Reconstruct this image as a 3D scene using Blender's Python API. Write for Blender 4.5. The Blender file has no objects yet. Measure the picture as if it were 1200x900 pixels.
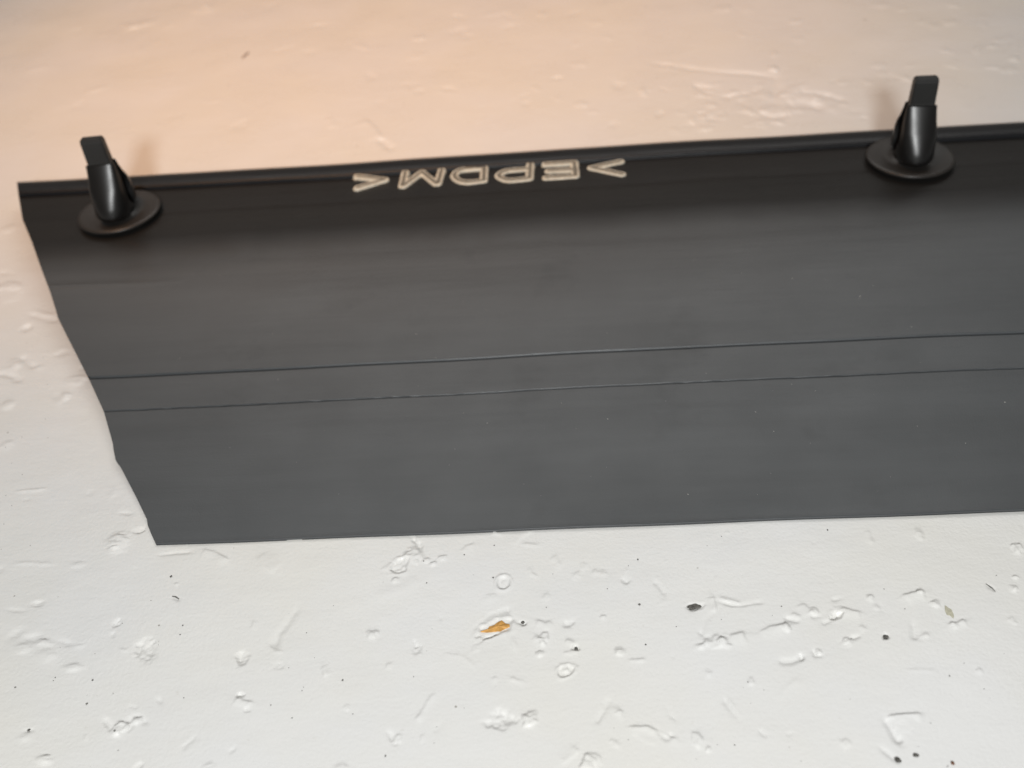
import bpy, bmesh, math, random
import numpy as np
from mathutils import Vector, Matrix

random.seed(7)
rng = np.random.default_rng(11)
scene = bpy.context.scene
col = scene.collection

# ---------------------------------------------------------------- camera
F = 1150.0                       # focal length in pixels of a 1200 px wide frame
N = Vector((133, 1333, F)).normalized()          # "down" seen from the camera (x right, y down, z forward)
S = Vector((-17722, 884, F)).normalized()        # along the strip, to the left
W = N.cross(S).normalized()                      # away from the camera over the table
Xw = W.cross(-N).normalized()
Yw, Zw = W, -N
HF = 0.006                       # height of the strip's mounting flange
CAM = Vector((0, 0, 0.097 + HF))
cr = Vector((Xw.x, Yw.x, Zw.x)); cd = Vector((Xw.y, Yw.y, Zw.y)); cf = Vector((Xw.z, Yw.z, Zw.z))
cam_data = bpy.data.cameras.new("camera")
cam = bpy.data.objects.new("camera", cam_data)
col.objects.link(cam)
m = Matrix((( cr.x, -cd.x, -cf.x, CAM.x), (cr.y, -cd.y, -cf.y, CAM.y), (cr.z, -cd.z, -cf.z, CAM.z), (0, 0, 0, 1)))
cam.matrix_world = m
cam_data.sensor_width = 36
cam_data.lens = 36 * F / 1200
cam_data.clip_start = 0.002
cam_data.clip_end = 50
cam_data.dof.use_dof = True
cam_data.dof.focus_distance = 0.130
cam_data.dof.aperture_fstop = 26.0
scene.camera = cam

def at(px, py, z=0.0):
    """the point at height z that the photograph shows at pixel (px, py)"""
    d = cr * (px - 600) + cd * (py - 450) + cf * F
    t = (z - CAM.z) / d.z
    return CAM + d * t

# ---------------------------------------------------------------- world and lamps
world = bpy.data.worlds.new("World")
scene.world = world
world.use_nodes = True
bg = world.node_tree.nodes["Background"]
bg.inputs[0].default_value = (1.0, 0.96, 0.91, 1)
bg.inputs[1].default_value = 0.12

def aim(o, p):
    o.rotation_euler = (Vector(p) - o.location).to_track_quat('-Z', 'Y').to_euler()

def area(name, loc, target, sx, sy, power, color):
    l = bpy.data.lights.new(name, 'AREA')
    l.shape = 'RECTANGLE'; l.size = sx; l.size_y = sy
    l.energy = power; l.color = color
    o = bpy.data.objects.new(name, l); col.objects.link(o)
    o.location = loc; aim(o, target)
    return o

area("ceiling_lamp", (0.0, 0.58, 0.64), (0, 0.11, 0), 0.8, 0.40, 1.7, (1.0, 0.985, 0.96))
area("front_window", (0.0, -0.20, 0.21), (0, 0.08, 0), 0.04, 0.04, 1.19, (0.985, 0.995, 0.99))
sp = bpy.data.lights.new("added_warm_spot", 'SPOT')  # added unseen spot, shaped to throw the peach patch behind the strip
sp.energy = 8.2; sp.color = (1.0, 0.45, 0.14); sp.spot_size = math.radians(38); sp.spot_blend = 1.0
sp.shadow_soft_size = 0.04
spo = bpy.data.objects.new("added_warm_spot", sp); col.objects.link(spo)
spo.location = (-0.16, 0.10, 0.55); aim(spo, (-0.048, 0.284, 0))

scene.view_settings.view_transform = 'Standard'
scene.view_settings.look = 'None'
scene.view_settings.exposure = 0.0
scene.view_settings.gamma = 1.0
scene.view_settings.use_curve_mapping = False
scene.cycles.use_denoising = True

# ---------------------------------------------------------------- materials
def mat(name):
    m = bpy.data.materials.new(name); m.use_nodes = True
    nt = m.node_tree
    return m, nt, nt.nodes["Principled BSDF"]

def node(nt, t, **kw):
    n = nt.nodes.new(t)
    for k, v in kw.items():
        if k.startswith('i_'):
            n.inputs[k[2:].replace('_', ' ')].default_value = v
        else:
            setattr(n, k, v)
    return n

def ramp(nt, fac, stops):
    r = nt.nodes.new("ShaderNodeValToRGB")
    e = r.color_ramp.elements
    while len(e) < len(stops): e.new(0.5)
    for el, (p, c) in zip(e, stops):
        el.position = p; el.color = c if len(c) == 4 else (*c, 1)
    nt.links.new(fac, r.inputs[0])
    return r.outputs[0]

def mixc(nt, fac, a, b, blend='MIX'):
    n = nt.nodes.new("ShaderNodeMix"); n.data_type = 'RGBA'; n.blend_type = blend
    for sock, v in ((n.inputs[0], fac), (n.inputs[6], a), (n.inputs[7], b)):
        if hasattr(v, 'is_linked'): nt.links.new(v, sock)
        else: sock.default_value = v
    return n.outputs[2]

def coords(nt, scale=(1, 1, 1)):
    tc = nt.nodes.new("ShaderNodeTexCoord")
    mp = nt.nodes.new("ShaderNodeMapping"); mp.inputs['Scale'].default_value = scale
    nt.links.new(tc.outputs['Object'], mp.inputs[0])
    return mp.outputs[0]

def noise(nt, vec, scale, detail=3, rough=0.5):
    n = node(nt, "ShaderNodeTexNoise"); n.inputs['Scale'].default_value = scale
    n.inputs['Detail'].default_value = detail; n.inputs['Roughness'].default_value = rough
    nt.links.new(vec, n.inputs['Vector'])
    return n.outputs['Fac']

def bump(nt, b, h, strength, dist, prev=None):
    n = nt.nodes.new("ShaderNodeBump"); n.inputs['Strength'].default_value = strength
    n.inputs['Distance'].default_value = dist
    nt.links.new(h, n.inputs['Height'])
    if prev: nt.links.new(prev, n.inputs['Normal'])
    nt.links.new(n.outputs[0], b.inputs['Normal'])
    return n.outputs[0]

def paint_material():
    m, nt, b = mat("white_gloss_paint")
    v = coords(nt)
    c = ramp(nt, noise(nt, v, 28, 4, 0.55), [(0.38, (0.80, 0.80, 0.79)), (0.62, (0.80, 0.79, 0.75))])
    dirt = ramp(nt, noise(nt, v, 900, 3, 0.6), [(0.70, (1, 1, 1)), (0.80, (0.80, 0.77, 0.72))])
    c = mixc(nt, 0.5, c, dirt, 'MULTIPLY')
    vo = node(nt, "ShaderNodeTexVoronoi"); vo.inputs['Scale'].default_value = 330
    nt.links.new(v, vo.inputs['Vector'])
    dot = ramp(nt, vo.outputs['Distance'], [(0.035, (1, 1, 1)), (0.06, (0, 0, 0))])
    keep = ramp(nt, noise(nt, v, 140, 1), [(0.60, (0, 0, 0)), (0.64, (1, 1, 1))])
    spk = mixc(nt, 1.0, dot, keep, 'MULTIPLY')
    c = mixc(nt, spk, c, (0.30, 0.28, 0.25, 1))
    nt.links.new(c, b.inputs['Base Color'])
    r = ramp(nt, noise(nt, v, 60, 4), [(0.3, (0.22, 0.22, 0.22)), (0.7, (0.40, 0.40, 0.40))])
    nt.links.new(r, b.inputs['Roughness'])
    b.inputs['Specular IOR Level'].default_value = 0.45
    p = bump(nt, b, noise(nt, coords(nt, (1, 2.2, 1)), 420, 4, 0.6), 0.09, 0.0005)
    bump(nt, b, noise(nt, v, 2200, 2, 0.5), 0.25, 0.00015, p)
    return m

def rubber_material(name, tint=1.0, rough=(0.44, 0.56), spec=0.5, hue=(1, 1, 1), root=None):
    m, nt, b = mat(name)
    v = coords(nt)
    vs = coords(nt, (0.10, 1, 1))
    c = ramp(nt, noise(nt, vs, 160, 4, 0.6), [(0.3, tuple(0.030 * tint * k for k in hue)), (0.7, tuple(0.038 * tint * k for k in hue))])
    if root:                                         # sheen growing over the bend, painted as a dark-to-grey tone and specular blend
        at_ = nt.nodes.new("ShaderNodeAttribute"); at_.attribute_name = "sheen_fade"
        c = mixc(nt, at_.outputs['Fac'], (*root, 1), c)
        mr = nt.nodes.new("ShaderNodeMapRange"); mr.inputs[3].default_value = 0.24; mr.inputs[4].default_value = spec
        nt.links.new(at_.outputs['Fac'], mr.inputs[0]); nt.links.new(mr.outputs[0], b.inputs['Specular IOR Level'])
    sm = ramp(nt, noise(nt, v, 55, 4, 0.6), [(0.60, (1, 1, 1)), (0.72, (0.80, 0.80, 0.80))])
    c = mixc(nt, 1.0, c, sm, 'MULTIPLY')
    nt.links.new(c, b.inputs['Base Color'])
    r = ramp(nt, noise(nt, v, 70, 5, 0.6), [(0.35, (rough[0],) * 3), (0.7, (rough[1],) * 3)])
    nt.links.new(r, b.inputs['Roughness'])
    b.inputs['Specular IOR Level'].default_value = spec
    p = bump(nt, b, noise(nt, vs, 500, 3, 0.6), 0.25, 0.0002)
    bump(nt, b, noise(nt, v, 3500, 2, 0.6), 0.30, 0.00008, p)
    return m

def plain(name, c, rough=0.5, spec=0.5, nscale=800, var=0.15, bmp=0.15):
    m, nt, b = mat(name)
    v = coords(nt)
    lo = tuple(k * (1 - var) for k in c); hi = tuple(min(1, k * (1 + var)) for k in c)
    nt.links.new(ramp(nt, noise(nt, v, nscale, 3), [(0.3, lo), (0.7, hi)]), b.inputs['Base Color'])
    b.inputs['Roughness'].default_value = rough
    b.inputs['Specular IOR Level'].default_value = spec
    if bmp: bump(nt, b, noise(nt, v, nscale * 2, 2), bmp, 0.0001)
    return m

M_PAINT = paint_material()
M_FLAP = rubber_material("grey_black_rubber", 2.1, (0.38, 0.46), 0.55, (0.93, 1.0, 1.05), (0.0145, 0.0140, 0.0135))  # lighter tone carries the flap's sheen from overhead, painted in
M_FLANGE = rubber_material("shade_toned_flange", 0.40, (0.36, 0.44), 0.24, (1.05, 1.0, 0.93))  # same rubber as the flap; its weaker reflection is painted in as dark brown
M_RIM = rubber_material("rubber_rim", 0.30, (0.36, 0.46), 0.30, (0.90, 0.98, 1.15))  # cool reflection along the bead painted in as a navy tone
M_WASHER = plain("satin_black_plastic", (0.024, 0.022, 0.020), 0.42, 0.5, 900, 0.1, 0.05)
M_BLADE = plain("matt_black_plastic", (0.013, 0.013, 0.0125), 0.5, 0.5, 900, 0.1, 0.05)
M_CLIP = plain("black_moulded_plastic", (0.007, 0.007, 0.007), 0.33, 0.5, 900, 0.1, 0.05)
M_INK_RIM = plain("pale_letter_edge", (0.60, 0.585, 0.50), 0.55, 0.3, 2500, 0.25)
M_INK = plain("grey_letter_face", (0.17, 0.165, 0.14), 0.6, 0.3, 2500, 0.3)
M_WOOD = plain("bare_orange_wood", (0.62, 0.33, 0.09), 0.6, 0.3, 1500, 0.25)
M_DIRT = plain("dark_dirt", (0.12, 0.115, 0.105), 0.8, 0.2, 4000, 0.5)
M_BROWN = plain("reddish_brown_dirt", (0.16, 0.07, 0.035), 0.8, 0.2, 4000, 0.4)
M_PALE = plain("pale_greenish_flake", (0.52, 0.50, 0.39), 0.6, 0.3, 3000, 0.15)
M_LINT = plain("pale_dust", (0.55, 0.53, 0.50), 0.8, 0.2, 4000, 0.2)

# ---------------------------------------------------------------- mesh helpers
def link(name, verts, faces, mats, parent=None, smooth=True, mi=None):
    me = bpy.data.meshes.new(name)
    me.from_pydata([tuple(v) for v in verts], [], faces)
    for mm in (mats if isinstance(mats, (list, tuple)) else [mats]): me.materials.append(mm)
    if mi is not None: me.polygons.foreach_set('material_index', mi)
    if smooth: me.polygons.foreach_set('use_smooth', [True] * len(faces))
    me.update()
    o = bpy.data.objects.new(name, me); col.objects.link(o)
    if parent: o.parent = parent
    return o

def fix_normals(o):
    bm = bmesh.new(); bm.from_mesh(o.data)
    bmesh.ops.recalc_face_normals(bm, faces=bm.faces[:])
    bm.to_mesh(o.data); bm.free()

def tag(o, label, cat, group=None):
    o['label'] = label; o['category'] = cat
    if group: o['group'] = group

# ---------------------------------------------------------------- painted tabletop: relief of chips, lumps and scratches
def axis(segments):
    out = []
    for a, b, s in segments:
        n = max(1, int(round((b - a) / s)))
        out.append(np.linspace(a, b, n, endpoint=False))
    out.append(np.array([segments[-1][1]]))
    return np.concatenate(out)

gx = axis([(-0.60, -0.17, 0.03), (-0.17, -0.062, 0.0005), (-0.062, 0.066, 0.00018), (0.066, 0.17, 0.0005), (0.17, 0.60, 0.03)])
gy = axis([(-0.45, 0.045, 0.03), (0.045, 0.112, 0.00018), (0.112, 0.2, 0.0004), (0.2, 0.31, 0.0005), (0.31, 0.9, 0.04)])
GX, GY = np.meshgrid(gx, gy)

def vnoise(X, Y, cell, seed):
    r = np.random.default_rng(seed)
    T = r.random((128, 128))
    u = X / cell + 64.3; v = Y / cell + 31.7
    iu = np.floor(u).astype(int); iv = np.floor(v).astype(int)
    fu = u - iu; fv = v - iv
    fu = fu * fu * (3 - 2 * fu); fv = fv * fv * (3 - 2 * fv)
    g = lambda a, b: T[b % 128, a % 128]
    return (g(iu, iv) * (1 - fu) + g(iu + 1, iv) * fu) * (1 - fv) + (g(iu, iv + 1) * (1 - fu) + g(iu + 1, iv + 1) * fu) * fv - 0.5

H = 0.00030 * vnoise(GX, GY, 0.030, 1) + 0.00010 * vnoise(GX, GY, 0.009, 2) + 0.00004 * vnoise(GX, GY * 1.6, 0.0035, 3)

def window(x0, x1, y0, y1):
    a, b = np.searchsorted(gx, (x0, x1)); c, d = np.searchsorted(gy, (y0, y1))
    return slice(c, d), slice(a, b)

def sstep(a, b, x):
    t = np.clip((x - a) / (b - a), 0, 1)
    return t * t * (3 - 2 * t)

seed_n = [100]
RELIEF = 0.68
def blob(px, py, rx, ry, rot=0.0, h=0.0002, edge=0.28, rough=0.35, rim=0.0, world=False):
    """a lump (h > 0) or chipped pit (h < 0) with an uneven outline; sizes are given as seen, in pixels"""
    if world: c = Vector((px, py, 0)); sx, sy = rx, ry
    else:
        c = at(px, py)
        sx = (at(px + rx, py) - at(px - rx, py)).length / 2; sy = (at(px, py + ry) - at(px, py - ry)).length / 2
    R = max(sx, sy) * 2.4
    w = window(c.x - R, c.x + R, c.y - R, c.y + R)
    X = GX[w] - c.x; Y = GY[w] - c.y
    if X.size == 0: return
    ca, sa = math.cos(rot), math.sin(rot)
    U = (X * ca + Y * sa) / sx; V = (-X * sa + Y * ca) / sy
    seed_n[0] += 1
    q = max(sx, sy)
    pl_ = np.zeros(X.shape); a0 = random.uniform(0, 6.28); kk = random.choice((5, 6, 7))
    for i_ in range(kk):
        a_ = a0 + 6.283 * i_ / kk + random.uniform(-0.3, 0.3)
        pl_ = np.maximum(pl_, (U * math.cos(a_) + V * math.sin(a_)) / random.uniform(0.7, 1.15))
    d = (np.sqrt(U * U + V * V) if rough < 0.2 else 0.8 * pl_ + 0.2 * np.sqrt(U * U + V * V)) + rough * 0.9 * vnoise(X, Y, q * 0.7, seed_n[0]) + rough * vnoise(X, Y, q * 0.3, seed_n[0] + 5000)
    k = 1 - sstep(1 - edge, 1 + edge, d)
    tex = 1 + 0.6 * vnoise(X, Y, q * 0.45, seed_n[0] + 9000)
    tex = tex + 0.7 * vnoise(X, Y, max(q * 0.2, 0.00025), seed_n[0] + 12000)
    H[w] += RELIEF * h * k * tex
    if rim:
        H[w] += RELIEF * rim * np.exp(-((d - 1.05 - edge) / 0.22) ** 2)

def ridge(pts, width=0.35, h=0.00015, side=0, world=False):
    """a raised or scored line; side = 1/-1 makes one flank steep (a lifted edge of paint); width in mm"""
    P = [Vector((*p, 0)) for p in pts] if world else [at(*p) for p in pts]
    wd = width * 0.001
    pad = wd * 6
    w = window(min(p.x for p in P) - pad, max(p.x for p in P) + pad, min(p.y for p in P) - pad, max(p.y for p in P) + pad)
    X, Y = GX[w], GY[w]
    if X.size == 0: return
    best = np.full(X.shape, 1e9); sg = np.ones(X.shape); tt = np.zeros(X.shape)
    nseg = len(P) - 1
    seed_n[0] += 1
    wob = vnoise(X, Y, wd * 3, seed_n[0]) * wd * 0.9
    for i in range(nseg):
        a, b = P[i], P[i + 1]
        dx, dy = b.x - a.x, b.y - a.y
        L2 = dx * dx + dy * dy + 1e-12
        t = np.clip(((X - a.x) * dx + (Y - a.y) * dy) / L2, 0, 1)
        d = np.hypot(X - a.x - t * dx, Y - a.y - t * dy)
        s = np.sign((X - a.x) * dy - (Y - a.y) * dx)
        nb = d < best
        best = np.where(nb, d, best); sg = np.where(nb, s, sg); tt = np.where(nb, (i + t) / nseg, tt)
    amp = (0.55 + 0.9 * vnoise(X, Y, wd * 5, seed_n[0] + 77) + 0.3) * np.clip(np.minimum(tt, 1 - tt) * 6 + 0.25, 0, 1)
    dd = best + wob
    if side:
        sd = dd * sg * side
        prof = np.where(sd > 0, np.exp(-(sd / (wd * 2.2)) ** 2), np.exp(-(sd / (wd * 0.5)) ** 2))
    else:
        prof = np.exp(-(dd / wd) ** 2)
    H[w] += RELIEF * h * amp * prof

mm = 0.001
# below the strip, middle
blob(468, 662, 13, 8, 0.6, -0.00035, 0.25, 0.5, 0.00012); blob(483, 652, 12, 7, 0.5, 0.00030, 0.4, 0.5)
ridge([(484, 631), (491, 637), (493, 646)], 0.28, -0.00045); ridge([(487, 630), (494, 640)], 0.25, 0.00025)
for p in ((499, 657, 4), (488, 659, 3), (508, 661, 3), (519, 654, 4), (464, 680, 4)): blob(p[0], p[1], p[2], p[2] * .7, 0, 0.00028, 0.5)
ridge([(541, 646), (547, 640), (556, 638)], 0.5, 0.00022, 1); ridge([(604, 640), (611, 630), (624, 622)], 0.45, 0.00026, -1)
ridge([(612, 638), (632, 640)], 0.3, 0.00016); ridge([(577, 624), (588, 627)], 0.35, 0.00018)
blob(590, 683, 7.5, 7, 0, -0.00022, 0.2, 0.12, 0.00020)
blob(577, 737, 19, 10, 0.45, -0.00028, 0.16, 0.45, 0.00010); ridge([(562, 752), (568, 747), (586, 741)], 0.22, -0.00030)
ridge([(594, 712), (602, 724), (610, 730)], 0.28, -0.00022); blob(613, 730, 4, 3, 0, -0.0004, 0.4)
ridge([(629, 727), (640, 732), (645, 728)], 0.35, 0.00028, 1); ridge([(660, 730), (668, 732), (673, 727)], 0.35, -0.00030)
blob(637, 748, 7, 5, 0.4, 0.00034, 0.35, 0.5); ridge([(628, 744), (640, 757)], 0.3, 0.00025, 1)
blob(633, 766, 5, 4, 0, 0.00030, 0.4, 0.5); ridge([(663, 750), (672, 756)], 0.3, 0.0003); ridge([(660, 766), (678, 764)], 0.25, 0.0002)
blob(675, 759, 4, 3, 0, -0.0004, 0.3); blob(663, 786, 9, 7, 0, -0.00022, 0.2, 0.3, 0.0002); blob(663, 784, 4, 3, 0, 0.0003, 0.5)
blob(622, 843, 7, 8, 0, 0.00030, 0.4, 0.6); ridge([(612, 838), (622, 852)], 0.3, 0.00025, -1); ridge([(598, 795), (616, 801)], 0.3, 0.00022)
blob(727, 764, 6, 4, 0, 0.0003, 0.4, 0.5); ridge([(738, 775), (756, 774)], 0.25, 0.0002); ridge([(766, 681), (773, 687), (780, 698)], 0.3, -0.00022)
ridge([(772, 710), (780, 705)], 0.3, 0.0001); ridge([(698, 848), (708, 832), (715, 818)], 0.35, -0.0002); blob(707, 724, 4, 3, 0, 0.0002)
ridge([(735, 853), (758, 852), (772, 858), (794, 868)], 0.3, 0.00030, 1); ridge([(768, 857), (782, 866), (789, 861)], 0.35, -0.0003)
blob(691, 892, 11, 8, 0.5, 0.00035, 0.35, 0.5); ridge([(660, 896), (678, 877)], 0.4, 0.00022, -1)
ridge([(453, 856), (462, 866), (466, 872)], 0.35, -0.00028); blob(465, 866, 5, 5, 0, 0.00022, 0.4, 0.5); ridge([(508, 858), (519, 845)], 0.6, -0.0001)
ridge([(440, 700), (470, 690), (492, 676)], 0.9, 0.0001)
for p in ((706, 672), (684, 665), (655, 662), (650, 655), (676, 674), (640, 700), (558, 760), (575, 700)): blob(p[0], p[1], 5, 3.5, 1, 0.00012, 0.6, 0.5)
# right
blob(814, 711, 9, 4, 0.1, -0.0003, 0.3)
ridge([(836, 700), (839, 718)], 0.3, 0.0003, 1); ridge([(840, 704), (855, 708), (866, 710), (880, 708), (893, 706)], 0.25, -0.00032); ridge([(842, 702), (857, 706), (868, 708)], 0.3, 0.00022)
blob(836, 755, 20, 8, 0.1, 0.00028, 0.3, 0.7); blob(845, 752, 6, 4, 0, 0.0003, 0.4); ridge([(820, 740), (826, 747), (834, 746)], 0.25, -0.0002)
ridge([(855, 747), (872, 743)], 0.5, 0.00030, 1); ridge([(890, 742), (902, 738), (915, 734), (924, 733)], 0.45, 0.00042, 1); blob(922, 737, 4, 5, 0, 0.0003, 0.4)
ridge([(920, 725), (937, 728)], 0.3, -0.0003); ridge([(928, 720), (937, 726)], 0.35, 0.00025); ridge([(940, 708), (950, 722)], 0.5, 0.00018, 1)
ridge([(950, 723), (962, 722)], 0.3, -0.00035); blob(955, 718, 5, 4, 0, 0.0003, 0.4, 0.5); blob(980, 722, 8, 4, 0.5, -0.00045, 0.25, 0.5, 0.0001)
ridge([(963, 731), (971, 729), (985, 719)], 0.25, -0.0003); ridge([(985, 713), (1000, 717), (1008, 718)], 0.4, 0.0003, 1); ridge([(975, 704), (988, 701)], 0.25, -0.0002)
blob(992, 752, 6, 4, 0.4, 0.00035, 0.35, 0.5); ridge([(985, 753), (1000, 748), (1008, 745)], 0.25, -0.0003)
ridge([(954, 762), (956, 769), (963, 768)], 0.25, -0.00035); blob(959, 765, 4, 3, 0, 0.0003, 0.4)
ridge([(912, 776), (928, 776), (940, 771)], 0.4, -0.00035); blob(939, 771, 3, 3, 0, -0.0004, 0.3)
ridge([(1058, 700), (1070, 696), (1082, 694)], 0.4, 0.00038, 1); blob(1078, 694, 4, 3, 0, 0.0003, 0.4); blob(1020, 702, 4, 3, 0, 0.0003, 0.4); blob(1096, 708, 6, 4, 0, 0.00035, 0.4, 0.5)
ridge([(1031, 708), (1033, 718)], 0.4, -0.00018); blob(1038, 746, 4, 3, 0, -0.0004, 0.3)
ridge([(1070, 730), (1072, 747), (1080, 747)], 0.4, -0.00032); ridge([(1074, 748), (1088, 745)], 0.3, 0.0003)
ridge([(1110, 735), (1124, 730), (1130, 728)], 0.3, 0.00035, 1); blob(1118, 733, 4, 3, 0, 0.0003, 0.4)
ridge([(1157, 686), (1166, 693)], 0.2, -0.0002); blob(1192, 642, 6, 5, 0, 0.00035, 0.35, 0.5); blob(1188, 690, 5, 3, 0, 0.0003, 0.4); blob(1190, 677, 3, 2, 0, 0.0003, 0.4)
ridge([(848, 818), (857, 832), (864, 841)], 0.4, -0.00028); ridge([(852, 818), (866, 840)], 0.25, 0.0002)
ridge([(1037, 842), (1045, 855), (1057, 872)], 0.4, -0.0004); ridge([(1040, 842), (1060, 838), (1080, 837)], 0.35, 0.00034, 1); blob(1060, 850, 14, 9, 0.3, 0.00012, 0.4, 0.4)
ridge([(1030, 876), (1042, 884), (1050, 892)], 0.3, -0.0002); blob(816, 866, 6, 8, 0.4, 0.00025, 0.4, 0.4); blob(829, 879, 3, 4, 0, 0.00025, 0.5)
blob(990, 872, 6, 6, 0, 0.00016, 0.4, 0.4); ridge([(908, 822), (920, 808), (938, 795)], 0.5, 0.0001); ridge([(890, 856), (898, 864)], 0.3, -0.0002)
for p in ((1147, 787), (1010, 737), (1186, 728), (880, 800), (830, 790)): blob(p[0], p[1], 4, 3, 1, 0.00016, 0.5, 0.5)
# left
ridge([(16, 741), (22, 746)], 1.0, -0.0003); ridge([(28, 748), (46, 749)], 0.5, -0.00042); blob(54, 754, 8, 3, -0.4, 0.00032, 0.35, 0.5)
ridge([(54, 760), (63, 772)], 0.5, 0.00034, 1); blob(28, 762, 5, 6, 0.5, 0.00022, 0.4, 0.5); ridge([(70, 750), (84, 757)], 0.3, -0.0002); blob(93, 758, 3, 2, 0, 0.00022, 0.5)
blob(45, 708, 4, 3, 0, -0.0004, 0.4); ridge([(42, 708), (49, 705)], 0.3, 0.0003)
blob(142, 853, 12, 6, 0.2, 0.00042, 0.3, 0.6); ridge([(122, 842), (128, 850), (131, 856)], 0.35, -0.0004); ridge([(148, 846), (158, 840), (166, 842), (173, 848)], 0.35, -0.0004); blob(161, 845, 5, 4, 0, 0.00035, 0.4)
blob(52, 890, 8, 5, -0.5, 0.00034, 0.35, 0.4); ridge([(25, 868), (35, 862)], 0.3, 0.0002); blob(34, 857, 2.5, 2, 0, -0.0003, 0.3)
ridge([(277, 818), (284, 822), (297, 824)], 0.3, 0.0003, 1); blob(282, 815, 4, 3, 0, -0.0004, 0.3); blob(289, 832, 4, 3, 0, -0.0002)
ridge([(349, 711), (339, 727), (327, 742), (321, 760)], 0.5, -0.00026); ridge([(203, 700), (210, 704)], 0.22, -0.0003); ridge([(152, 827), (160, 830)], 0.2, -0.00025)
blob(137, 731, 4, 4, 0, -0.00030, 0.4); blob(133, 744, 3, 3, 0, -0.00014); ridge([(142, 762), (149, 764)], 0.2, 0.0002); ridge([(185, 818), (189, 824)], 0.2, -0.0002)
ridge([(303, 652), (312, 662), (322, 670)], 0.7, 0.00022, -1); ridge([(238, 645), (250, 648), (268, 658)], 0.4, 0.0002, 1); blob(165, 622, 7, 3, 0.3, -0.00028, 0.3); ridge([(150, 628), (166, 620)], 0.3, 0.0002)
# left of the strip's cut end
ridge([(26, 417), (34, 426), (42, 431)], 0.6, -0.00040, 0); ridge([(40, 431), (52, 431)], 0.5, 0.0003); ridge([(0, 437), (14, 441), (25, 447)], 0.5, -0.00045); blob(18, 428, 7, 6, 0, 0.0003, 0.4, 0.6)
blob(31, 384, 5, 4, 0, -0.00050, 0.35); ridge([(37, 366), (46, 372), (58, 374), (68, 376)], 0.6, -0.00034); ridge([(38, 364), (50, 368), (64, 369)], 0.5, 0.0003)
blob(72, 468, 6, 8, 0, 0.00030, 0.35, 0.7); ridge([(68, 462), (72, 474)], 0.3, -0.0003); blob(90, 446, 10, 6, 0.4, 0.00022, 0.4, 0.5); blob(9, 474, 6, 5, 0, 0.0003, 0.4); blob(10, 335, 16, 5, 0, 0.0003, 0.3, 0.6); blob(12, 345, 12, 9, 0, 0.00016, 0.4, 0.6)
ridge([(0, 318), (16, 320)], 0.4, -0.00025); ridge([(0, 526), (14, 517)], 0.5, 0.00022, 1); blob(10, 268, 6, 4, 0, 0.0002, 0.4)
# behind the strip
ridge([(765, 74), (800, 79), (840, 84), (880, 86), (908, 90)], 1.0, -0.00045); ridge([(908, 88), (909, 105), (904, 125)], 1.5, -0.0005); ridge([(890, 132), (905, 137), (922, 136)], 1.2, -0.0005)
ridge([(852, 113), (870, 110), (892, 106)], 1.0, -0.0004); ridge([(920, 123), (940, 121), (955, 124), (962, 130)], 1.5, -0.00065); ridge([(935, 106), (965, 110), (990, 118)], 1.0, -0.00045)
ridge([(900, 82), (912, 82)], 0.9, 0.0005); blob(906, 80, 5, 3, 0, 0.0004, 0.5)
for i in range(70):
    x = random.gauss(880, 75); y = random.uniform(95, 150) - 0.06 * (x - 880)
    blob(x, y, random.uniform(3, 9), random.uniform(2, 4), random.uniform(0, 3), random.choice((1, 1, -1)) * random.uniform(0.0001, 0.00028), 0.5, 0.5)
for i in range(26):
    blob(random.uniform(850, 1190), random.uniform(5, 90), random.uniform(4, 11), random.uniform(2, 4), random.uniform(0, 3), random.uniform(0.0001, 0.0003), 0.5, 0.5)
ridge([(428, 140), (440, 150), (448, 163)], 1.6, 0.00035, 1); ridge([(445, 163), (460, 176)], 0.8, -0.0005)
ridge([(385, 138), (390, 150)], 1.2, 0.0003); blob(240, 10, 14, 5, 0.3, 0.0004, 0.4, 0.6); blob(160, 30, 14, 4, 0.4, 0.0003, 0.4, 0.6); ridge([(145, 36), (170, 28)], 1.0, 0.0003)
ridge([(575, 20), (590, 17), (602, 22)], 1.0, -0.0003); ridge([(530, 18), (545, 22)], 0.9, -0.0003); ridge([(648, 92), (660, 90)], 0.8, -0.0004); ridge([(616, 118), (618, 124)], 0.9, -0.0003)
for i in range(40):
    blob(random.uniform(0, 850), random.uniform(0, 150), random.uniform(5, 12), random.uniform(2, 4), random.uniform(0, 3), random.choice((1, -1)) * random.uniform(0.0001, 0.0003), 0.5, 0.5)
# small random dents and lumps over the rest of the paint
for i in range(280):
    x = random.uniform(-0.10, 0.10); y = random.uniform(0.045, 0.16)
    s = random.lognormvariate(math.log(0.00035), 0.5)
    if random.random() < 0.7:
        blob(x, y, s * random.uniform(1, 2), s, random.uniform(0, 3), random.choice((1, 1, -1)) * random.uniform(0.25, 0.55) * s, 0.5, 0.5, 0, True)
    else:
        a = random.uniform(0, 3.14); l = random.uniform(0.0008, 0.0035); b = a + random.uniform(-.6, .6)
        p1 = (x + l * math.cos(a), y + l * math.sin(a)); p2 = (p1[0] + l * math.cos(b), p1[1] + l * math.sin(b))
        ridge([(x, y), p1, p2], random.uniform(0.18, 0.32), random.choice((1, -1)) * random.uniform(0.00008, 0.0002), random.choice((0, 1)), True)

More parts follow.
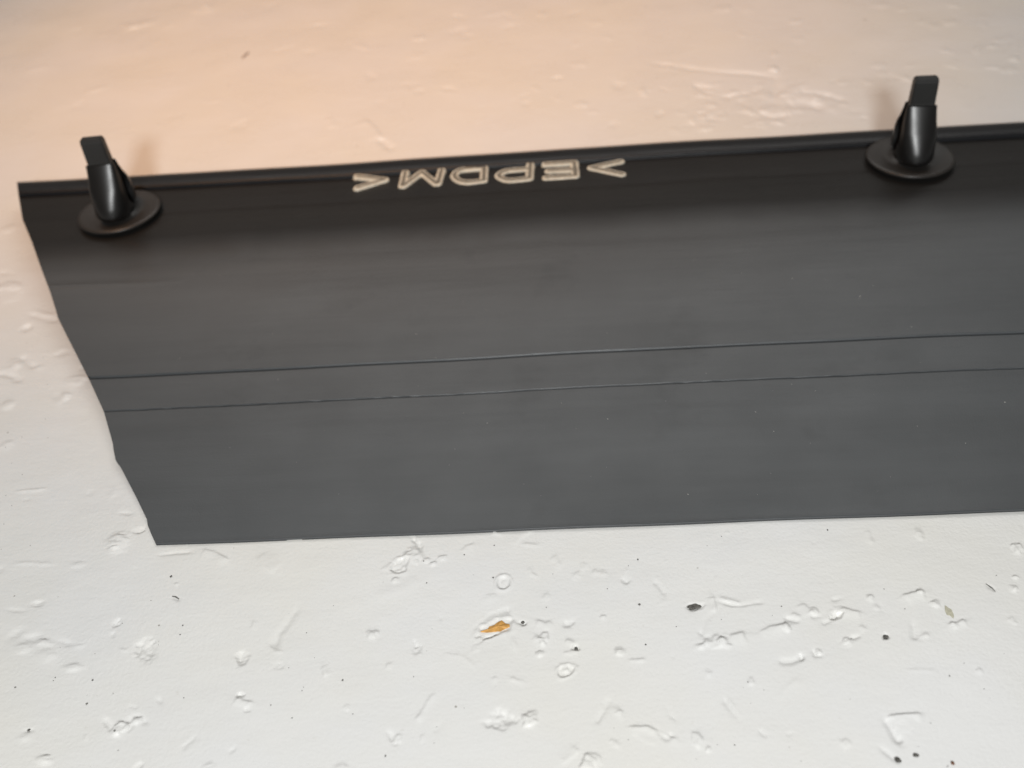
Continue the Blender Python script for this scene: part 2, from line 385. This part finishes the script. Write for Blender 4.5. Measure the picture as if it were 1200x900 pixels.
ny, nx = H.shape
co = np.stack([GX, GY, H], -1).reshape(-1, 3).astype(np.float32)
idx = np.arange(ny * nx).reshape(ny, nx)
q = np.stack([idx[:-1, :-1], idx[:-1, 1:], idx[1:, 1:], idx[1:, :-1]], -1).reshape(-1)
nf = q.size // 4
me = bpy.data.meshes.new("painted_tabletop")
me.vertices.add(len(co)); me.vertices.foreach_set('co', co.ravel())
me.loops.add(q.size); me.loops.foreach_set('vertex_index', q.astype(np.int32))
me.polygons.add(nf); me.polygons.foreach_set('loop_start', np.arange(0, q.size, 4, dtype=np.int32))
me.polygons.foreach_set('use_smooth', np.ones(nf, dtype=bool))
me.materials.append(M_PAINT)
me.update(calc_edges=True); me.validate()
table = bpy.data.objects.new("painted_tabletop", me); col.objects.link(table)
table['kind'] = 'structure'
table['label'] = "chipped white gloss painted tabletop under the rubber strip"

def ground_z(x, y):
    i = int(np.clip(np.searchsorted(gx, x), 1, nx - 1)); j = int(np.clip(np.searchsorted(gy, y), 1, ny - 1))
    return float(H[j - 1:j + 1, i - 1:i + 1].max())

# bare wood showing in the chipped paint
wp = [(563, 739.5), (571, 737), (573, 733.5), (579, 731.5), (583, 728.5), (588, 727), (592, 729.5), (597, 731), (597.5, 734), (592, 735.5), (586, 739), (578, 739), (570, 740)]
wv = []
for (a, b) in wp:
    p = at(a, b); wv.append((p.x, p.y, ground_z(p.x, p.y) + 0.00003))
c0 = at(583, 734); wv.append((c0.x, c0.y, max(v[2] for v in wv) + 0.00004))
nw = len(wp)
bt = [(v[0], v[1], v[2] - 0.0004) for v in wv[:nw]]
wood = link("bare_wood_patch", wv + bt, [(i, (i + 1) % nw, nw) for i in range(nw)] + [(i, nw + 1 + i, nw + 1 + (i + 1) % nw, (i + 1) % nw) for i in range(nw)], M_WOOD, table, False)
wood['label'] = "small orange patch of bare wood where the white paint has chipped away"

# ---------------------------------------------------------------- rubber seal strip
CUT = [(20, 214), (22, 230), (27, 258), (38, 284), (47, 310), (60, 345), (66.5, 366), (68, 372), (71, 378), (104, 442), (122, 481), (132.6, 519), (133, 524), (135.5, 537), (140, 543), (158, 578), (172, 607), (173, 614), (177, 624), (183, 637)]
def cut_x(py):
    return float(np.interp(py, [c[1] for c in CUT], [c[0] for c in CUT]))
XR = at(1420, 400, 0.004).x

strip = bpy.data.objects.new("rubber_seal_strip", None); col.objects.link(strip)
base = at(600, 420); strip.location = (base.x, base.y, 0)
tag(strip, "long black rubber seal strip with two upright push-in clips, lying on white paint", "seal strip")
OFF = -Vector(strip.location)

def section(name, prof, thick, mat_, joints, floor_lip=False, nst=340, bead=None):
    """extrude a profile [(pixel row at the cut end, height in mm)] along the strip; joints: skip the wall at start / end"""
    top = []
    for py, z in prof:
        p = at(cut_x(py), py, z * mm); top.append((p.x, p.y, z * mm))
    n = len(top)
    bot = []
    for i, (x, y, z) in enumerate(top):
        tz = thick[0] + (thick[1] - thick[0]) * i / max(1, n - 1)
        zb = z - tz * mm
        if floor_lip and i < 4: zb = 0.00025
        bot.append((x, y, max(zb, 0.00012)))
    ring = top + bot[::-1]
    m_ = len(ring)
    u = np.linspace(0, 1, nst) ** 1.15
    verts = []
    for k, t in enumerate(u):
        for i, (x, y, z) in enumerate(ring):
            X = x + (XR - x) * t
            ii = i if i < n else m_ - 1 - i
            wz = 0.00010 * math.sin(X * 46 + 1.0) + 0.00005 * math.sin(X * 131 + y * 60)
            wy = 0.00016 * math.sin(X * 30 + 0.4) + 0.00005 * math.sin(X * 210 + 2)
            jz = 0.0
            if i < n and bead and k > 0: jz = bead(X, prof[ii][0])
            dy = 0.0
            verts.append((X, y + wy + dy, max(z + (wz if z > 0.0006 else 0) + jz, 0.00010)))
    verts = [(v[0] + OFF.x, v[1] + OFF.y, v[2]) for v in verts]
    faces = []
    skip = set()
    if 'end' in joints: skip.add(n - 1)
    if 'start' in joints: skip.add(m_ - 1)
    for k in range(nst - 1):
        for i in range(m_):
            if i in skip: continue
            j = (i + 1) % m_
            faces.append((k * m_ + i, k * m_ + j, (k + 1) * m_ + j, (k + 1) * m_ + i))
    for i in range(n - 1):
        faces.append((i, i + 1, m_ - 2 - i, m_ - 1 - i))
        o = (nst - 1) * m_
        faces.append((o + i + 1, o + i, o + m_ - 1 - i, o + m_ - 2 - i))
    ob = link(name, verts, faces, mat_, strip)
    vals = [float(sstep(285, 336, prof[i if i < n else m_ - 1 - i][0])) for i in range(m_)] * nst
    ob.data.attributes.new("sheen_fade", 'FLOAT', 'POINT').data.foreach_set('value', vals)  # painted sheen falloff from flange to flap, per vertex
    fix_normals(ob)
    return ob

hf = HF * 1000
jit = np.random.default_rng(5).random(4000)
def jag(X, f, s):
    u = (X + 1) * f; i = int(u); t = u - i
    return jit[(i + s) % 4000] * (1 - t) + jit[(i + 1 + s) % 4000] * t

def flap_detail(X, py):
    z = 0.0
    if 331 < py < 344:                               # short fold near the cut end
        xl = at(60, 337, 0.0045).x
        z += 0.00035 * math.exp(-((py - 337) / 2.2) ** 2) * max(0, 1 - (X - xl) / 0.026)
    if 440.6 < py < 443.4: z -= 0.00030 * (jag(X, 900, 0) - 0.80) * math.exp(-((py - 442) / 1.6) ** 2)
    if 479.8 < py < 481.8: z -= 0.00025 * (jag(X, 700, 900) - 0.80) * math.exp(-((py - 481) / 1.4) ** 2)
    return z

rim_prof = [(214, hf - 0.5), (215, hf + 0.15), (217, hf + 0.45), (221, hf + 0.5), (226, hf + 0.45), (229, hf + 0.1), (230.5, hf - 0.45), (231.5, hf - 0.5)]
section("edge_rim", rim_prof, (1.6, 1.6), M_RIM, ('end',), True)
flange_prof = [(231.5, hf - 0.5), (232.5, hf - 0.4), (234, hf - 0.05), (236, hf), (246, hf), (256, hf), (258, hf - 0.03), (259.5, hf + 0.05), (262, hf + 0.06), (274, hf), (284, hf - 0.05)]
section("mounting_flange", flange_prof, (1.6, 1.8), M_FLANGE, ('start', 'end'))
fp = [(284, hf - 0.05)]
for k_ in range(1, 13):
    t_ = k_ / 12
    fp.append((284 + 34 * t_, hf - 0.05 - 1.15 * (t_ * t_ * (3 - 2 * t_) * 0.75 + t_ ** 1.7 * 0.25)))
fp += [(322, hf - 1.25), (328, hf - 1.33), (332, hf - 1.38), (335, hf - 1.41), (337, hf - 1.43), (339, hf - 1.46), (342, hf - 1.50)]
def lin(py):
    y0, z0 = at(cut_x(342), 342, (hf - 1.50) * 0.001).y, hf - 1.50
    y1, z1 = at(cut_x(637), 637, 0.0006).y, 0.54
    y = at(cut_x(py), py, 0.003).y
    t = (y0 - y) / (y0 - y1)
    return z0 + (z1 - z0) * t - 0.12 * math.sin(math.pi * min(1, max(0, t)))
for py in (355, 366, 372, 378, 392, 410, 428, 437): fp.append((py, lin(py)))
fp += [(439, lin(439)), (439.8, lin(439.8)), (440.0, lin(440.0)), (440.4, lin(440.4) - 0.70), (443.4, lin(443.4) - 0.72), (443.8, lin(443.8)), (444.0, lin(444.0)), (445, lin(445)), (449, lin(449)), (456, lin(456)), (465, lin(465)), (474, lin(474)), (478.5, lin(478)),
       (479.4, lin(479.4)), (479.6, lin(479.6)), (480.0, lin(480) - 0.45), (481.7, lin(481.7) - 0.47), (482.0, lin(482)), (482.2, lin(482.2)), (483, lin(483)), (486, lin(486)), (492, lin(492))]
for py in (502, 503, 504, 519, 524, 530, 537, 543, 560, 578, 595, 607, 614, 624, 630, 634, 636): fp.append((py, lin(py) - (0.012 if py == 503 else 0)))
fp += [(636.7, 0.42), (637, 0.26)]
fp[-3] = (636, 0.52)
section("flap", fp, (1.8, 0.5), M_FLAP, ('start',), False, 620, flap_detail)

# ---------------------------------------------------------------- moulded lettering on the flange
LETTERS = [
    [[(419, 207.5), (451, 211.3), (419, 221)]],
    [[(475, 203), (471.5, 218.5)], [(473, 218.5), (494.5, 202.5), (511, 216)], [(517.5, 200.5), (513, 216)]],
    [[(567.5, 197), (567, 212.5), (548, 214.6), (538, 212.5), (532.5, 207.5), (536, 202), (547, 198.6), (567.5, 197)]],
    [[(621.5, 193.5), (620.5, 210), (598, 212.3), (589, 210.5), (584.5, 206.5), (590, 202.3), (600, 200.2), (620, 198.8)]],
    [[(639.5, 193.3), (673, 191.2), (674.5, 207), (640, 209.3)], [(643, 201.4), (672, 199.8)]],
    [[(727, 190.2), (693, 197.6), (729, 205.2)]],
]
lettering = None
text_bits = []
for L in LETTERS:
    segs = []
    for st in L:
        P = [at(a, b, HF) for a, b in st]
        if len(st) > 6:                              # round the bowls
            Q = P[:2]
            for i_ in range(1, len(P) - 2):
                p0, p1, p2, p3 = P[max(i_ - 1, 1)], P[i_], P[i_ + 1], P[min(i_ + 2, len(P) - 1)]
                for t_ in (0.25, 0.5, 0.75, 1.0):
                    Q.append(0.5 * (2 * p1 + (p2 - p0) * t_ + (2 * p0 - 5 * p1 + 4 * p2 - p3) * t_ ** 2 + (3 * p1 - p0 - 3 * p2 + p3) * t_ ** 3))
            Q.append(P[-1]); P = Q
        segs += list(zip(P[:-1], P[1:]))
    xs = [p.x for s in segs for p in s]; ys = [p.y for s in segs for p in s]
    R = 0.00092; cell = 0.00009
    ax = np.arange(min(xs) - R - cell, max(xs) + R + 2 * cell, cell); ay = np.arange(min(ys) - R - cell, max(ys) + R + 2 * cell, cell)
    X, Y = np.meshgrid(ax, ay)
    D = np.full(X.shape, 1.0)
    for a, b in segs:
        dx, dy = b.x - a.x, b.y - a.y
        t = np.clip(((X - a.x) * dx + (Y - a.y) * dy) / (dx * dx + dy * dy), 0, 1)
        D = np.minimum(D, np.hypot(X - a.x - t * dx, Y - a.y - t * dy))
    D = D + 0.00010 * vnoise(X, Y, 0.0006, 42)
    Z = HF + 0.00006 + 0.00028 * (1 - sstep(R * 0.72, R, D)) - 0.00012 * (1 - sstep(R * 0.1, R * 0.5, D))
    Z = np.where(D > R * 0.98, HF - 0.0004, Z)
    inside = D < R
    ids = -np.ones(X.shape, int); verts = []; faces = []; mi = []
    cellin = inside[:-1, :-1] | inside[1:, :-1] | inside[:-1, 1:] | inside[1:, 1:]
    for j, i in zip(*np.nonzero(cellin)):
        f = []
        for (jj, ii) in ((j, i), (j, i + 1), (j + 1, i + 1), (j + 1, i)):
            if ids[jj, ii] < 0:
                ids[jj, ii] = len(verts); verts.append((X[jj, ii] + OFF.x, Y[jj, ii] + OFF.y, Z[jj, ii]))
            f.append(int(ids[jj, ii]))
        faces.append(tuple(f))
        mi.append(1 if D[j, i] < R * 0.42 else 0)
    text_bits.append(link("raised_letter", verts, faces, [M_INK_RIM, M_INK], strip, True, mi))

# ---------------------------------------------------------------- push-in clips
def lathe(prof, n=48):
    v = []; f = []
    for r, z in prof:
        for k in range(n):
            a = 2 * math.pi * k / n; v.append((r * math.cos(a), r * math.sin(a), z))
    m_ = len(prof)
    for i in range(m_):
        for k in range(n):
            j = (i + 1) % m_
            f.append((i * n + k, i * n + (k + 1) % n, j * n + (k + 1) % n, j * n + k))
    return v, f

def make_clip():
    # central blade on a round hub
    bm = bmesh.new()
    lv = [(1.0, 2.45, 1.15), (11.0, 2.45, 1.15), (12.2, 2.25, 1.0), (16.6, 2.15, 0.95), (17.2, 2.0, 0.8)]
    prev = None
    for z, hx, hy in lv:
        r = [bm.verts.new((sx * hx * mm, sy * hy * mm, z * mm)) for sx, sy in ((-1, -1), (1, -1), (1, 1), (-1, 1))]
        if prev:
            for k in range(4): bm.faces.new((prev[k], prev[(k + 1) % 4], r[(k + 1) % 4], r[k]))
        else: bm.faces.new(r[::-1])
        prev = r
    bm.faces.new(prev)
    bmesh.ops.bevel(bm, geom=[e for e in bm.edges], offset=0.00022, segments=2, affect='EDGES', clamp_overlap=True)
    v, f = lathe([(0.05, 0.25), (3.1, 0.25), (3.1, 2.2), (2.7, 2.9), (0.05, 3.0)], 32)
    vs = [bm.verts.new(Vector(p) * mm) for p in v]
    for q_ in f:
        bm.faces.new([vs[k] for k in q_])
    bmesh.ops.recalc_face_normals(bm, faces=bm.faces[:])
    me = bpy.data.meshes.new("push_clip"); bm.to_mesh(me); bm.free()
    me.materials.append(M_BLADE)
    for p in me.polygons: p.use_smooth = False
    clip = bpy.data.objects.new("push_clip", me); col.objects.link(clip)
    v, f = lathe([(2.0, 0.05), (4.5, 0.10), (7.2, 0.45), (8.0, 0.75), (8.2, 1.1), (8.05, 1.4), (7.4, 1.45), (5.0, 1.05), (3.4, 1.0), (2.9, 1.5), (2.0, 1.6)], 72)
    wsh = link("washer", [Vector(p) * mm for p in v], f, M_WASHER, clip); fix_normals(wsh)
    lev = [(1.5, -4.4, -1.2, 2.2), (1.9, -5.6, -1.2, 2.8), (2.5, -6.1, -1.2, 3.1), (3.2, -6.1, -1.25, 3.2), (4.6, -5.5, -1.5, 3.15), (6.3, -4.65, -2.3, 3.05), (7.8, -3.8, -2.2, 2.9), (9.3, -2.9, -1.35, 2.75), (10.9, -2.0, -0.9, 2.6), (12.0, -1.4, -0.8, 2.5)]
    K = 17
    for sgn in (1, -1):
        verts = []; faces = []
        for z, yo, yi, hw in lev:
            for k in range(K):
                a = math.pi * k / (K - 1)
                cx, sy = math.cos(a), math.sin(a)
                verts.append((-cx * hw * 1.07 * mm, sgn * (yi + (yo - yi) * sy ** 0.8) * mm, z * mm))
        n = len(lev)
        for i in range(n - 1):
            for k in range(K):
                kk = (k + 1) % K
                faces.append((i * K + k, i * K + kk, (i + 1) * K + kk, (i + 1) * K + k))
        faces.append(tuple(range(K))); faces.append(tuple((n - 1) * K + k for k in range(K)))
        ob = link("barb", verts, faces, M_CLIP, clip); fix_normals(ob)
        md = ob.modifiers.new("edge", 'EDGE_SPLIT'); md.split_angle = math.radians(50)
    return clip

clip = make_clip()
clip.parent = strip
pl = at(141, 250.5, HF + 0.0006); clip.location = (pl.x + OFF.x, pl.y + OFF.y, HF)
clip.rotation_euler = (0, 0, math.radians(4))
c2 = clip.copy(); col.objects.link(c2); c2.parent = strip
for ch in list(clip.children):
    d = ch.copy(); col.objects.link(d); d.parent = c2
pr = at(1066, 186.5, HF + 0.0006); c2.location = (pr.x + OFF.x, pr.y + OFF.y, HF)
c2.rotation_euler = (0, 0, math.radians(-3))
clip['label'] = "glossy black push-in clip beside the cut end of the strip"
c2['label'] = "glossy black push-in clip past the chevron end of the lettering"

# ---------------------------------------------------------------- crumbs, hair and dust
def crumb(name, px, py, rx, ry, material, label, cat="dirt", flat=0.5, rot=0.0, group=None):
    c = at(px, py)
    sx = (at(px + rx, py) - at(px - rx, py)).length / 2; sy = (at(px, py + ry) - at(px, py - ry)).length / 2
    bm = bmesh.new()
    bmesh.ops.create_icosphere(bm, subdivisions=2, radius=1)
    for v in bm.verts:
        k = 1 + random.uniform(-0.28, 0.28)
        v.co = Vector((v.co.x * sx * k, v.co.y * sy * k, v.co.z * min(sx, sy) * flat * k))
    me = bpy.data.meshes.new(name); bm.to_mesh(me); bm.free(); me.materials.append(material)
    o = bpy.data.objects.new(name, me); col.objects.link(o)
    zmin = min(v.co.z for v in me.vertices)
    o.rotation_euler = (0, 0, rot)
    o.location = (c.x, c.y, ground_z(c.x, c.y) - zmin * 0.6)
    tag(o, label, cat, group)
    return o

crumb("dirt_crumb", 814, 711, 8, 3.2, M_DIRT, "dark grey oval dirt smear, the biggest dark mark on the white paint", "dirt", 0.3, 0.15)
crumb("dirt_crumb", 1052, 892, 3.6, 3.0, M_DIRT, "round black dirt crumb, the larger of two side by side near the triangular chip")
crumb("dirt_crumb", 1073, 886, 3.2, 2.0, M_DIRT, "flat black dirt crumb, the smaller of two side by side near the triangular chip")
crumb("dirt_crumb", 1038, 746, 3.4, 2.2, M_DIRT, "small dark crumb on bare white paint beside the L-shaped chip")
crumb("dirt_crumb", 1116, 895, 2.2, 2.0, M_BROWN, "reddish brown dirt crumb alone on the white paint")
crumb("dirt_crumb", 612.5, 728.5, 2.2, 1.8, M_DIRT, "tiny dark crumb right beside the orange bare wood patch")
crumb("dirt_crumb", 675, 760, 2.2, 1.8, M_DIRT, "tiny dark crumb among the white lumps beside the ring-shaped dent")
crumb("dirt_crumb", 34, 856.5, 1.8, 1.3, M_DIRT, "tiny black crumb by a small white paint lump, far from the rubber")
crumb("paint_flake", 1112, 718, 4, 6.5, M_PALE, "loose pale greenish paint flake lying on the white paint", "flake", 0.15, 0.2)

def fibre(name, pts, r, material, label, z=0.0, cat="hair"):
    P = [at(a, b) for a, b in pts]
    verts = []; faces = []; K = 6
    for i, p in enumerate(P):
        d = (P[min(i + 1, len(P) - 1)] - P[max(i - 1, 0)]).normalized()
        s = d.cross(Vector((0, 0, 1))).normalized()
        rr = r * (0.5 if i in (0, len(P) - 1) else 1)
        zz = ground_z(p.x, p.y) + r
        for k in range(K):
            a = 2 * math.pi * k / K
            o = s * math.cos(a) * rr + Vector((0, 0, 1)) * math.sin(a) * rr
            verts.append((p.x + o.x, p.y + o.y, zz + o.z))
    for i in range(len(P) - 1):
        for k in range(K):
            faces.append((i * K + k, i * K + (k + 1) % K, (i + 1) * K + (k + 1) % K, (i + 1) * K + k))
    faces += [tuple(range(K)), tuple((len(P) - 1) * K + k for k in range(K))]
    o = link(name, verts, faces, material); fix_normals(o)
    tag(o, label, cat)
fibre("hair", [(284, 69), (286, 66.5), (289, 64), (292, 61.5)], 0.00016, M_BROWN, "short dark hair lying on the warm-lit paint behind the rubber strip")
fibre("hair", [(1155, 685), (1159, 687), (1163, 690), (1166, 694)], 0.00007, M_DIRT, "fine curved dark hair on the white paint near the pale flake")
fibre("hair", [(202, 699.5), (206, 700), (210, 703)], 0.00008, M_DIRT, "fine short dark hair on white paint under the cut corner of the rubber")

def dust(name, pts, material, label, cat):
    verts = []; faces = []
    for (x, y, z, s) in pts:
        o = len(verts)
        for dx, dy, dz in ((1, 0, 0), (0, 1, 0), (-1, 0, 0), (0, -1, 0), (0, 0, .7), (0, 0, -.7)):
            verts.append((x + dx * s * random.uniform(.6, 1.4), y + dy * s * random.uniform(.6, 1.4), z + dz * s))
        for a, b in ((0, 1), (1, 2), (2, 3), (3, 0)):
            faces.append((o + a, o + b, o + 4)); faces.append((o + b, o + a, o + 5))
    o = link(name, verts, faces, material, None, False)
    o['kind'] = 'stuff'; tag(o, label, cat)
pts = []
while len(pts) < 150:
    px, py = random.uniform(0, 1200), random.choice((random.uniform(610, 900), random.uniform(610, 900), random.uniform(0, 130)))
    if py > 250 or py < 130:
        p = at(px, py); s = random.lognormvariate(math.log(0.00007), 0.45)
        pts.append((p.x, p.y, ground_z(p.x, p.y) + s * 0.4, s))
for i in range(14):
    px, py = random.uniform(0, 60), random.uniform(400, 620); p = at(px, py); pts.append((p.x, p.y, ground_z(p.x, p.y) + .00003, 0.00007))
dust("dirt_specks", pts, M_DIRT, "fine dark specks of dirt scattered over the white paint", "dirt")
dg = bpy.context.evaluated_depsgraph_get(); dg.update()
flap_obj = [o for o in strip.children if o.name.startswith("flap")][0]
pts = []
for i in range(70):
    px, py = random.uniform(150, 1200), random.uniform(300, 585)
    a = at(px, py, 0.03); b = at(px, py, 0.0)
    ok, loc, nrm, fi = flap_obj.ray_cast(a + OFF, (b - a).normalized())
    if ok: pts.append((loc.x - OFF.x, loc.y - OFF.y, loc.z + 0.00002, random.lognormvariate(math.log(0.000045), 0.4)))
dust("dust_specks", pts, M_LINT, "tiny pale dust specks scattered over the black rubber", "dust")
